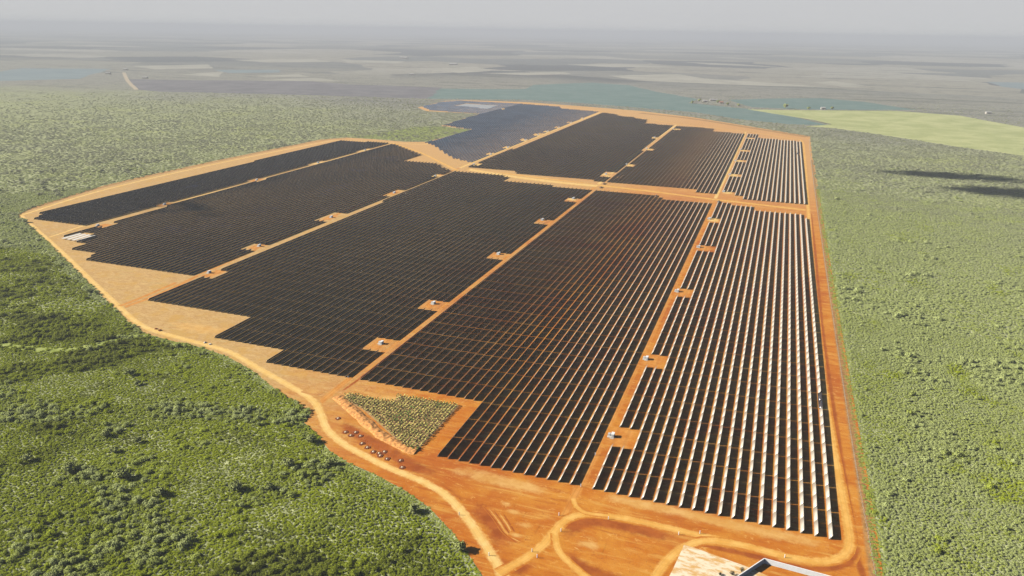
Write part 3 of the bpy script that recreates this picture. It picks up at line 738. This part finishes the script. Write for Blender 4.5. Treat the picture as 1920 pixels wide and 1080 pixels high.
# ------------------------------------------------------------------ perimeter fence along the right side
fl = spline(pts([(1655, 1160), (1628, 1010), (1608, 900), (1586, 760), (1556, 560), (1533, 400), (1520, 300), (1517, 262)]), 3.0)
fr_ = empty('perimeter_fence', (fl[0][0], fl[0][1], .1)); tag(fr_, 'thin wire fence on posts along the forest edge of the boundary road', 'fence')
bm = bmesh.new(); bm_box(bm, -.05, .05, -.05, .05, 0, 2.0); FP_ = bm_mesh('fence_post', bm); FP_.materials.append(M['concrete'])
inv = [p for p in fl if proj([[p[0], p[1], 0]])[1][0] < 1085]
for p in inv[:100]:
    c = bpy.data.objects.new('fence_post', FP_); sc.collection.objects.link(c); c.parent = fr_; c.location = (p[0]-fl[0][0], p[1]-fl[0][1], 0)
Q = []
for p in inv[100:]:
    b = np.array([(-.05, -.05, 0), (-.05, .05, 0), (.05, .05, 0), (.05, -.05, 0), (-.05, -.05, 2), (-.05, .05, 2), (.05, .05, 2), (.05, -.05, 2)]) + np.array([p[0]-fl[0][0], p[1]-fl[0][1], 0]); Q.append(b)
Q = np.array(Q); F = (np.arange(len(Q))[:, None, None]*8 + BOXF[None]).reshape(-1, 4)
tag(link('distant_posts', np_mesh('distant_posts', Q.reshape(-1, 3), F), [M['concrete']], fr_), kind='stuff')
Q = []
for zz in (.5, 1.0, 1.5, 1.95):
    for a, b in zip(fl[:-1], fl[1:]):
        a = a-fl[0]; b = b-fl[0]; t_ = .012
        Q.append([(a[0], a[1], zz-t_), (b[0], b[1], zz-t_), (b[0]+t_, b[1], zz), (a[0]+t_, a[1], zz), (a[0], a[1], zz+t_), (b[0], b[1], zz+t_), (b[0]-t_, b[1], zz), (a[0]-t_, a[1], zz)])
Q = np.array(Q); FWR = np.array([[0, 1, 2, 3], [3, 2, 5, 4], [4, 5, 6, 7], [7, 6, 1, 0]]); F = (np.arange(len(Q))[:, None, None]*8 + FWR[None]).reshape(-1, 4)
link('fence_wire', np_mesh('fence_wire', Q.reshape(-1, 3), F), [M['steel']], fr_)

# ------------------------------------------------------------------ dry crop plot with its earth bank
CROP = pts([(640, 748), (652, 738), (682, 744), (707, 750), (737, 753), (747, 742), (789, 748), (861, 761), (790, 838), (783, 848), (757, 838), (712, 796), (680, 768)])
sheet('crop_soil', CROP, .16, field_mat('crop_plot_soil', (.36, .22, .09), (.46, .28, .12), .2))
cxs = [p[0] for p in CROP]; cys = [p[1] for p in CROP]; CV = []; CF = []; CM = []
x = min(cxs)
while x < max(cxs):
    y = min(cys)
    while y < max(cys):
        px_ = x + rng.normal(0, .13); py_ = y + rng.normal(0, .2)
        if inside(np.array([px_]), np.array([py_]), CROP)[0] and rng.random() < .93:
            gr = float(fnoise(np.array([px_/14]), np.array([py_/14]), 5)[0]) > .58
            h = rng.uniform(1.3, 2.0)
            for b in range(12):
                a = rng.uniform(0, 6.283); r1 = rng.uniform(.25, .6); w = rng.uniform(.14, .26); z0 = rng.uniform(.4, .95)*h; z1 = h*rng.uniform(.55, 1.1)
                c_, s_ = math.cos(a), math.sin(a); i0 = len(CV)
                CV += [(px_-s_*w, py_+c_*w, z0), (px_+s_*w, py_-c_*w, z0), (px_+c_*r1+s_*w, py_+s_*r1-c_*w, z1), (px_+c_*r1-s_*w, py_+s_*r1+c_*w, z1)]
                CF.append((i0, i0+1, i0+2, i0+3)); CM.append(1 if (gr and rng.random() < .6) or rng.random() < .08 else 0)
        y += .95
    x += 2.0
tag(link('dry_crop', np_mesh('dry_crop', CV, CF, CM), [plain('dry_maize_leaves', (.68, .58, .16), .8, .1, .25, 3.0), plain('green_maize_leaves', (.14, .25, .04), .8, .1, .25, 3.0)]),
    'triangular plot of dry tan crop in rows with green patches', 'crop', kind='stuff')
C = spline(pts([(633, 744), (648, 757), (668, 775), (690, 795), (715, 816), (740, 830), (765, 842), (782, 846)]), .55); n = len(C)
T = np.gradient(C, axis=0); T /= np.linalg.norm(T, axis=1)[:, None]; S = np.stack([-T[:, 1], T[:, 0]], 1); k = 13
U = np.linspace(-1, 1, k); V = np.zeros((n, k, 3)); V[:, :, :2] = C[:, None, :] + S[:, None, :]*(U[None, :, None]*(2.6+2.0*fnoise(np.arange(n)/14, np.zeros(n), 9))[:, None, None])
V[:, :, 2] = .08 + np.clip(1-np.abs(U), 0, 1)[None]**.6*(1.3*fnoise(V[:, :, 0]/1.3, V[:, :, 1]/1.3, 4, 3)+.35)
F = [(i*k+j+1, (i+1)*k+j+1, (i+1)*k+j, i*k+j) for i in range(n-1) for j in range(k-1)]
tag(link('earth_bank', np_mesh('earth_bank', V.reshape(-1, 3), F), [plain('loose_orange_earth', (.56, .26, .08), .95, .1, .35, .8)]), kind='structure')
for px, py, s_ in [(668, 731, 4.5), (678, 729, 3.5), (690, 738, 5.0), (700, 741, 4.0), (586, 735, 6.5), (965, 960, 5), (985, 985, 6), (970, 1005, 4), (1103, 1022, 7), (950, 945, 4)]:
    x, y = at(px, py); ribbon('bare_soil', None, s_*1.1, M['tan'], 1.0, world=[(x-s_, y+.3), (x, y), (x+s_, y-.4)], wvar=.4)

# ------------------------------------------------------------------ scrub: bushes
def leaf_blob(seed, rad, hgt, nq, qs, core=.82, sub=2):
    """bush: uneven lumps wrapped in small leaf quads"""
    rg = np.random.default_rng(seed); V = []; F = []; LV = []
    lumps = [(rg.uniform(-.45, .45)*rad, rg.uniform(-.45, .45)*rad, rg.uniform(.25, .6)*hgt, rg.uniform(.45, .75)*rad) for _ in range(4)]
    lumps[0] = (0, 0, .45*hgt, .75*rad)
    for q in range(nq):
        lx, ly, lz, lr = lumps[rg.integers(0, 4)]
        d = rg.normal(size=3); d /= np.linalg.norm(d); d[2] = abs(d[2])*1.0-.12
        p = np.array([lx, ly, lz]) + d*np.array([lr, lr, hgt-lz])*rg.uniform(.72, 1.06)
        nrm = d + rg.normal(size=3)*.45; nrm /= np.linalg.norm(nrm)
        a = np.cross(nrm, rg.normal(size=3)); a /= np.linalg.norm(a); b = np.cross(nrm, a); s = qs*rg.uniform(.6, 1.3)
        i = len(V); V += [p-a*s, p-b*s*.7, p+a*s, p+b*s*.7]; F.append((i, i+1, i+2, i+3)); LV += [rg.random()]*4
    for lx, ly, lz, lr in lumps:
        bm = bmesh.new(); bmesh.ops.create_icosphere(bm, subdivisions=1, radius=1.0)
        i0 = len(V)
        for v in bm.verts:
            dd = 1+.3*mnoise.noise(v.co*2+Vector((seed, lx, ly))); V.append(np.array([lx+v.co.x*lr*core*dd, ly+v.co.y*lr*core*dd, lz+v.co.z*(hgt-lz)*core*dd])); LV.append(.5)
        for f in bm.faces: a = [v.index+i0 for v in f.verts]; F.append((a[0], a[1], a[2], a[2]))
        bm.free()
    return V, F, LV
def blob_mesh(name, seed, rad, hgt, nq, qs, mat, core=.82):
    V, F, LV = leaf_blob(seed, rad, hgt, nq, qs, core)
    me = bpy.data.meshes.new(name); me.from_pydata([tuple(v) for v in V], [], [f if f[2] != f[3] else f[:3] for f in F])
    a = me.attributes.new('lv', 'FLOAT', 'POINT'); a.data.foreach_set('value', np.array(LV, np.float32)); me.materials.append(mat); return me
bush_col = bpy.data.collections.new('bush_kinds')
for s in range(10):
    o = bpy.data.objects.new(f'bush_kind_{s}', blob_mesh('bush', s+1, 1.0, 1.0, 170, .135, M['leaf'], .5)); bush_col.objects.link(o)

def scatter_nodes():
    ng = bpy.data.node_groups.new('scatter_bushes', 'GeometryNodeTree')
    ng.interface.new_socket('Geometry', in_out='INPUT', socket_type='NodeSocketGeometry'); ng.interface.new_socket('Geometry', in_out='OUTPUT', socket_type='NodeSocketGeometry')
    nd = ng.nodes; gi = nd.new('NodeGroupInput'); go = nd.new('NodeGroupOutput')
    ip = nd.new('GeometryNodeInstanceOnPoints'); ci = nd.new('GeometryNodeCollectionInfo')
    ci.inputs['Collection'].default_value = bush_col; ci.inputs['Separate Children'].default_value = True; ci.inputs['Reset Children'].default_value = True
    ip.inputs['Pick Instance'].default_value = True
    def na(name, ty):
        a = nd.new('GeometryNodeInputNamedAttribute'); a.data_type = ty; a.inputs['Name'].default_value = name; return a.outputs['Attribute']
    ng.links.new(gi.outputs[0], ip.inputs['Points']); ng.links.new(ci.outputs[0], ip.inputs['Instance'])
    ng.links.new(na('kind', 'INT'), ip.inputs['Instance Index']); ng.links.new(na('siz', 'FLOAT_VECTOR'), ip.inputs['Scale'])
    er = nd.new('FunctionNodeEulerToRotation'); ng.links.new(na('rot', 'FLOAT_VECTOR'), er.inputs[0]); ng.links.new(er.outputs[0], ip.inputs['Rotation'])
    ng.links.new(ip.outputs[0], go.inputs[0]); return ng
SCN = scatter_nodes()

VINE = [pts([(30, 720), (180, 690), (300, 650), (420, 680), (560, 765), (420, 770), (280, 740), (120, 770)]), pts([(120, 860), (350, 790), (560, 800), (600, 860), (430, 880), (330, 960), (200, 900)]), pts([(330, 990), (480, 950), (640, 900), (560, 1000), (420, 1060)])]
PATHC = spline(pts([(-60, 640), (0, 646), (50, 653), (120, 657), (170, 648), (220, 637), (265, 627)]), 3.0)
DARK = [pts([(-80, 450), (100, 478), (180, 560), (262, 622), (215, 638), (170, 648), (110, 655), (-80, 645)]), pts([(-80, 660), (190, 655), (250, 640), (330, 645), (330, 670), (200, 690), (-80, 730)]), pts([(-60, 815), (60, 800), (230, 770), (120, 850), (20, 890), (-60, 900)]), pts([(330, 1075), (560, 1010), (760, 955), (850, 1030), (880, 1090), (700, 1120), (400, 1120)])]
EDGES = [spline(pts([(1655, 1160), (1640, 1080), (1616, 900), (1593, 760), (1561, 560), (1537, 400), (1524, 300)]), 3.0), spline(pts([(905, 1080), (882, 1045), (850, 1000), (805, 952), (760, 920), (700, 888), (650, 866), (618, 845)]), 2.0), spline(pts([(510, 725), (470, 693), (425, 668), (380, 652), (330, 641), (275, 627)]), 3.0)]
SITE_IN = SITE
def scatter(name, dmin, dmax, step, size, hgt, label, tall=0, fade=0):
    n = int(dmax*2.4/step); gx, gy = np.meshgrid(np.arange(-dmax*1.35, dmax*1.35, step), np.arange(120, dmax*1.2, step))
    X = gx.ravel() + rng.uniform(-.5, .5, gx.size)*step; Y = gy.ravel() + rng.uniform(-.5, .5, gx.size)*step
    d = np.hypot(X, Y); ok = (d >= dmin) & (d < dmax); X, Y = X[ok], Y[ok]
    px, py, w = proj(np.stack([X, Y, np.full(X.size, 1.5)], 1))
    mg = 60; ok = (w > 0) & (px > -mg) & (px < 1920+mg) & (py < 1080+mg); X, Y, px, py = X[ok], Y[ok], px[ok], py[ok]
    ok = ~inside(X, Y, SITE_IN); X, Y = X[ok], Y[ok]
    for poly in FAR_POLYS + [pts([(1400, 205), (1450, 206), (1560, 207), (1680, 208), (1800, 217), (1925, 240), (1925, 293), (1800, 276), (1700, 260), (1620, 248), (1560, 240), (1510, 237), (1560, 233), (1520, 224)])]:
        ok = ~inside(X, Y, poly); X, Y = X[ok], Y[ok]
    left = X < -40
    vine = np.zeros(X.size)
    for v in VINE: vine = np.maximum(vine, inside(X + 14*(fnoise(X/18, Y/18, 60)-.5), Y + 14*(fnoise(X/18, Y/18, 61)-.5), v).astype(float))
    dp = np.full(X.size, 99.)
    if dmin < 500:
        nb = np.nonzero((X < PATHC[:, 0].max()+20) & (Y > PATHC[:, 1].min()-20) & (Y < PATHC[:, 1].max()+20))[0]
        dp[nb] = np.min(np.hypot(X[nb, None]-PATHC[None, ::3, 0], Y[nb, None]-PATHC[None, ::3, 1]), axis=1)
    keep = (dp > 3.1 + 1.6*fnoise(X/4, Y/4, 91)) | (rng.random(X.size) < .06); X, Y, left, vine = X[keep], Y[keep], left[keep], vine[keep]
    m = X.size
    n1 = fnoise(X/34, Y/34, 11); n2 = fnoise(X/9, Y/9, 12); n3 = fnoise(X/140, Y/140, 13)
    if tall:                                                     # taller clumps, only here and there
        pk = np.where(left, np.clip((n1-.47)*5, 0, .75)*(1-.6*vine), np.clip((n1-.55)*1.6, .04, .3)); ok = rng.random(m) < pk
        X, Y, left, vine, n1, n2, n3 = X[ok], Y[ok], left[ok], vine[ok], n1[ok], n2[ok], n3[ok]; m = X.size
    if fade:
        dd = np.hypot(X, Y); ok = rng.random(m) < np.clip((dmax-dd)/(dmax-dmin), 0, 1)**1.4; X, Y, left, vine, n1, n2, n3 = X[ok], Y[ok], left[ok], vine[ok], n1[ok], n2[ok], n3[ok]; m = X.size
    s = size*rng.uniform(.6, 1.3, m)*(1+.5*(n1-.5)+.4*(n2-.5)); h = hgt*rng.uniform(.5, 1.3, m)*(1+1.0*(n2-.5)+.8*(n1-.5))
    h *= 1-.35*vine
    tint = np.where(left, .16+1.0*(n1-.5)+.6*(n2-.5)-.40*vine+.40*tall+.5*(n3-.5), .80+.7*(n1-.5)+.6*(n3-.5))
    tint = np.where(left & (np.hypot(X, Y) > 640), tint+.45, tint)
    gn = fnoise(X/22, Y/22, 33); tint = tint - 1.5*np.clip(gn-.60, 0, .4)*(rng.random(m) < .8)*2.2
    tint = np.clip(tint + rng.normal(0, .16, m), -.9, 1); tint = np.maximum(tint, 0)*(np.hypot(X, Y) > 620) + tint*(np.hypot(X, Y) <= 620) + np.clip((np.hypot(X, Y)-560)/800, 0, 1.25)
    if dmin < 1000:                                              # low bright grass margin along the cleared edge
        de = np.full(m, 99.)
        for L_ in EDGES:
            nb = np.nonzero((X > L_[:, 0].min()-10) & (X < L_[:, 0].max()+10) & (Y < L_[:, 1].max()+10))[0]
            for c0 in range(0, nb.size, 20000): q_ = nb[c0:c0+20000]; de[q_] = np.minimum(de[q_], np.min(np.hypot(X[q_, None]-L_[None, :, 0], Y[q_, None]-L_[None, :, 1]), axis=1))
        e_ = np.clip(1-de/(3.5+3*n2), 0, 1) > 0; h = np.where(e_, h*.4, h); tint = np.where(e_, .45 + rng.normal(0, .1, m), tint)
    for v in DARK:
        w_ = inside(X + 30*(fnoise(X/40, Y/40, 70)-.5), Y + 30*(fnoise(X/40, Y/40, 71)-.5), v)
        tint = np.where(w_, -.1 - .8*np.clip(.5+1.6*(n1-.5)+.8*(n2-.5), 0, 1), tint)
    me = bpy.data.meshes.new(name); me.vertices.add(m); me.vertices.foreach_set('co', np.stack([X, Y, np.zeros(m)-.05], 1).astype(np.float32).ravel())
    a = me.attributes.new('kind', 'INT', 'POINT'); a.data.foreach_set('value', rng.integers(0, 10, m).astype(np.int32))
    a = me.attributes.new('siz', 'FLOAT_VECTOR', 'POINT'); a.data.foreach_set('vector', np.stack([s, s, h], 1).astype(np.float32).ravel())
    a = me.attributes.new('rot', 'FLOAT_VECTOR', 'POINT'); a.data.foreach_set('vector', np.stack([np.zeros(m), np.zeros(m), rng.uniform(0, 6.28, m)], 1).astype(np.float32).ravel())
    a = me.attributes.new('tint', 'FLOAT', 'POINT'); a.data.foreach_set('value', tint.astype(np.float32))
    o = link(name, me, [M['leaf']]); md = o.modifiers.new('scatter', 'NODES'); md.node_group = SCN
    tag(o, label, 'scrub', kind='stuff'); print(name, m); return o
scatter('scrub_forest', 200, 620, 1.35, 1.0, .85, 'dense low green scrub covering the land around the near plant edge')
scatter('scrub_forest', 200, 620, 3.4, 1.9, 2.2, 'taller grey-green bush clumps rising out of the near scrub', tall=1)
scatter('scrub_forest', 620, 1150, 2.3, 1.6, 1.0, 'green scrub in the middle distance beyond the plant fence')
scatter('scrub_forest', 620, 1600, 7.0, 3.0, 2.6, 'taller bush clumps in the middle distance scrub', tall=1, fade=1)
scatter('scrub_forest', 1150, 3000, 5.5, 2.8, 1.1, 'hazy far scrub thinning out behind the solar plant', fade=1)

# ------------------------------------------------------------------ single trees standing out of the scrub
def tree(px, py, lab, s=1.0, seed=0):
    x, y = at(px, py); r = empty('scrub_tree', (x, y, 0), rng.uniform(0, 6)); tag(r, lab, 'tree', 'taller trees standing out of the scrub')
    h = 3.6*s
    bm = bmesh.new(); bm_cyl(bm, (0, 0, 0), (.15*s, .1*s, h*.55), .22*s, 8, .12*s)
    for q in range(4):
        a = q*1.57+seed; bm_cyl(bm, (.08*s, .05*s, h*(.28+.05*q)), (math.cos(a)*1.5*s, math.sin(a)*1.5*s, h*.68), .10*s, 6, .04*s)
    link('trunk', bm_mesh('trunk', bm), [M['trunk']], r)
    V, F, LV = leaf_blob(100+seed, 2.9*s, h*.75, 420, .30*s, .6)
    me = bpy.data.meshes.new('crown'); me.from_pydata([tuple(v) for v in V], [], [f if f[2] != f[3] else f[:3] for f in F])
    a = me.attributes.new('lv', 'FLOAT', 'POINT'); a.data.foreach_set('value', np.array(LV, np.float32))
    link('crown', me, [M['tleaf']], r).location = (0, 0, h*.2)
for q, (px, py, s, lab) in enumerate([
    (50, 866, 1.2, 'rounded tree in the vine clearing near the left edge of the picture'), (130, 884, 1.3, 'broad tree casting a dark shadow, lone in the lower left vine clearing'),
    (233, 897, 1.6, 'largest rounded tree in the middle of the lower left clearing'), (302, 928, 1.2, 'tree just below the largest tree of the clearing'), (257, 831, 1.0, 'dark tree on the upper edge of the vine clearing, right of two'),
    (200, 818, 1.1, 'tree on the upper edge of the vine clearing, left of two'), (217, 849, .9, 'small tree inside the vine clearing, above the largest tree'), (443, 917, 1.3, 'wide tree beside the dark gully in the lower forest'),
    (505, 919, 1.0, 'tree at the tip of the dark gully'), (540, 876, 1.4, 'tall tree between the gully and the perimeter road'), (583, 831, 1.3, 'tree at the inner corner of the perimeter road bend'),
    (620, 870, 1.1, 'dark tree leaning over the verge below the road bend'), (246, 703, 1.2, 'dark tree alone in the pale green clearing'), (259, 722, .9, 'smaller tree just below the dark tree of the pale clearing'),
    (860, 1033, 1.3, 'tree at the forest edge beside the bottom of the perimeter road'), (775, 958, 1.2, 'tree overhanging the verge halfway down the perimeter road')]):
    tree(px, py, lab, s, q)

# leafless shrubs beside the white wall
for q, (px, py, s, lab) in enumerate([(1390, 1074, 1.0, 'dark thin shrub against the white wall, nearest its corner'), (1372, 1080, .9, 'dark thin shrub beside the white wall, below the corner shrub'), (1350, 1080, .6, 'small dark shrub on the lower edge of the pale slab')]):
    x, y = at(px, py); r = empty('thin_shrub', (x, y, .4)); tag(r, lab, 'shrub', 'dark shrubs beside the white wall')
    bm = bmesh.new()
    for k in range(9):
        a = rng.uniform(0, 6.28); bm_cyl(bm, (0, 0, 0), (math.cos(a)*rng.uniform(.3, 1.0)*s, math.sin(a)*rng.uniform(.3, 1.0)*s, rng.uniform(1.2, 2.4)*s), .06, 5, .02)
    link('stems', bm_mesh('stems', bm), [M['trunk']], r)
    V, F, LV = leaf_blob(300+q, 1.3*s, 2.4*s, 120, .16, core=.3)
    me = bpy.data.meshes.new('foliage'); me.from_pydata([tuple(v) for v in V], [], [f if f[2] != f[3] else f[:3] for f in F])
    a = me.attributes.new('lv', 'FLOAT', 'POINT'); a.data.foreach_set('value', np.array(LV, np.float32)); link('foliage', me, [plain('dusty_dark_leaves', (.09, .075, .04), .8, .1, .3, 2.0)], r)

# ------------------------------------------------------------------ far farm
def house(px, py, w, d, h, lab, roof='rust', rz=.2):
    x, y = at(px, py); r = empty('farm_building', (x, y, 0), rz); tag(r, lab, 'farm building', 'far farm buildings')
    bm = bmesh.new(); bm_box(bm, -w/2, w/2, -d/2, d/2, 0, h); link('wall', bm_mesh('wall', bm), [M['concrete']], r)
    bm = bmesh.new(); o_ = .6; zr = h+d*.28
    v = [bm.verts.new(p) for p in [(-w/2-o_, -d/2-o_, h+.01), (w/2+o_, -d/2-o_, h+.01), (w/2+o_, d/2+o_, h+.01), (-w/2-o_, d/2+o_, h+.01), (-w/2-o_, 0, zr), (w/2+o_, 0, zr)]]
    for f in ((0, 1, 5, 4), (2, 3, 4, 5), (0, 4, 3), (1, 2, 5), (3, 2, 1, 0)): bm.faces.new([v[i] for i in f])
    link('roof', bm_mesh('roof', bm), [M[roof]], r)
    bm = bmesh.new(); bm_box(bm, -.6, .6, -d/2-.12, -d/2-.003, 0, h*.75); link('door', bm_mesh('door', bm), [M['dgrey']], r)
for a in [(1338, 189, 24, 10, 4, 'long white farm shed between the teal fields', 'fade'), (1322, 191, 14, 10, 4, 'small white farm building left of the long shed', 'fade'), (1352, 194, 12, 9, 4, 'red-roofed house just below the long shed'),
          (1543, 205, 12, 9, 4.5, 'white building on the upper edge of the pale green field', 'fade'), (1853, 213, 14, 9, 4, 'white building beyond the pale green field near the picture edge', 'fade'),
          (203, 139, 22, 10, 4, 'white building by the far blue-grey field', 'fade'), (236, 131, 20, 10, 4, 'pale building at the top of the far track', 'fade'), (272, 147, 22, 10, 4, 'pale building on the edge of the dark wood', 'fade'),
          (757, 110, 60, 24, 8, 'far pale hall near the horizon', 'fade'), (850, 122, 50, 22, 7, 'second far pale hall below the horizon', 'fade'), (772, 141, 24, 12, 4.5, 'white shed among the far stubble fields', 'fade')]:
    house(*a[:6], *(a[6:]))
def far_tree(px, py, s, lab, seed):
    x, y = at(px, py); r = empty('farm_tree', (x, y, 0), seed); tag(r, lab, 'tree', 'dark trees around the far farm')
    bm = bmesh.new(); bm_cyl(bm, (0, 0, 0), (0, 0, 4*s), .5*s, 6, .3*s); link('trunk', bm_mesh('trunk', bm), [M['trunk']], r)
    me = blob_mesh('crown', 400+seed, 6*s, 7*s, 120, 1.2*s, M['tleaf']); link('crown', me, (), r).location = (0, 0, 2*s)
for q, (px, py, s, lab) in enumerate([(1347, 193, 1.2, 'dark tree right beside the long white shed'), (1312, 190, 1.0, 'dark tree left of the small farm building'), (1364, 197, .9, 'dark tree below the far red-roofed house'), (1472, 203, 1.5, 'dark tree at the edge of the right-hand teal field'),
    (1298, 194, 1.0, 'dark tree on the left outskirts of the far farm'), (1385, 199, .9, 'small tree between the farm and the pale green field'), (1515, 206, 1.0, 'tree left of the white building on the pale field'), (1560, 206, 1.1, 'tree right of the white building on the pale field')]):
    far_tree(px, py, s, lab, q)

# ------------------------------------------------------------------ clouds that throw the shadows on the forest (far above the picture)
cloud_mat = plain('white_cloud', (.85, .85, .86), 1.0, 0.0, .02, .01)
def cloud(spots, alt, seed, puff):
    rg = np.random.default_rng(seed); bm = bmesh.new()
    t = alt/math.tan(SUN_EL); off = (-math.cos(LIGHT_AZ)*t, -math.sin(LIGHT_AZ)*t)
    for (px, py, rx, ry, n) in spots:
        gx, gy = at(px, py)
        for q in range(n):
            a = rg.uniform(0, 6.283); rr = rg.random()**.6*1.45
            b = rg.uniform(.55, 1.1)*puff*(1.15-.62*min(1.4, rr))
            m = Matrix.Translation((gx+off[0]+rr*rx*math.cos(a), gy+off[1]+rr*ry*math.sin(a), alt+rg.uniform(0, .4)*puff)) @ Matrix.Diagonal((b, b, b*.6, 1))
            bmesh.ops.create_icosphere(bm, subdivisions=2, radius=1.0, matrix=m)
    return tag(link('cloud', bm_mesh('cloud', bm), [cloud_mat]), kind='stuff')
cloud([(1800, 331, 85, 26, 190), (1895, 362, 62, 32, 170), (1735, 328, 55, 14, 50)], 700, 1, 12.5)
cloud([(345, 392, 45, 25, 14)], 700, 2, 14)
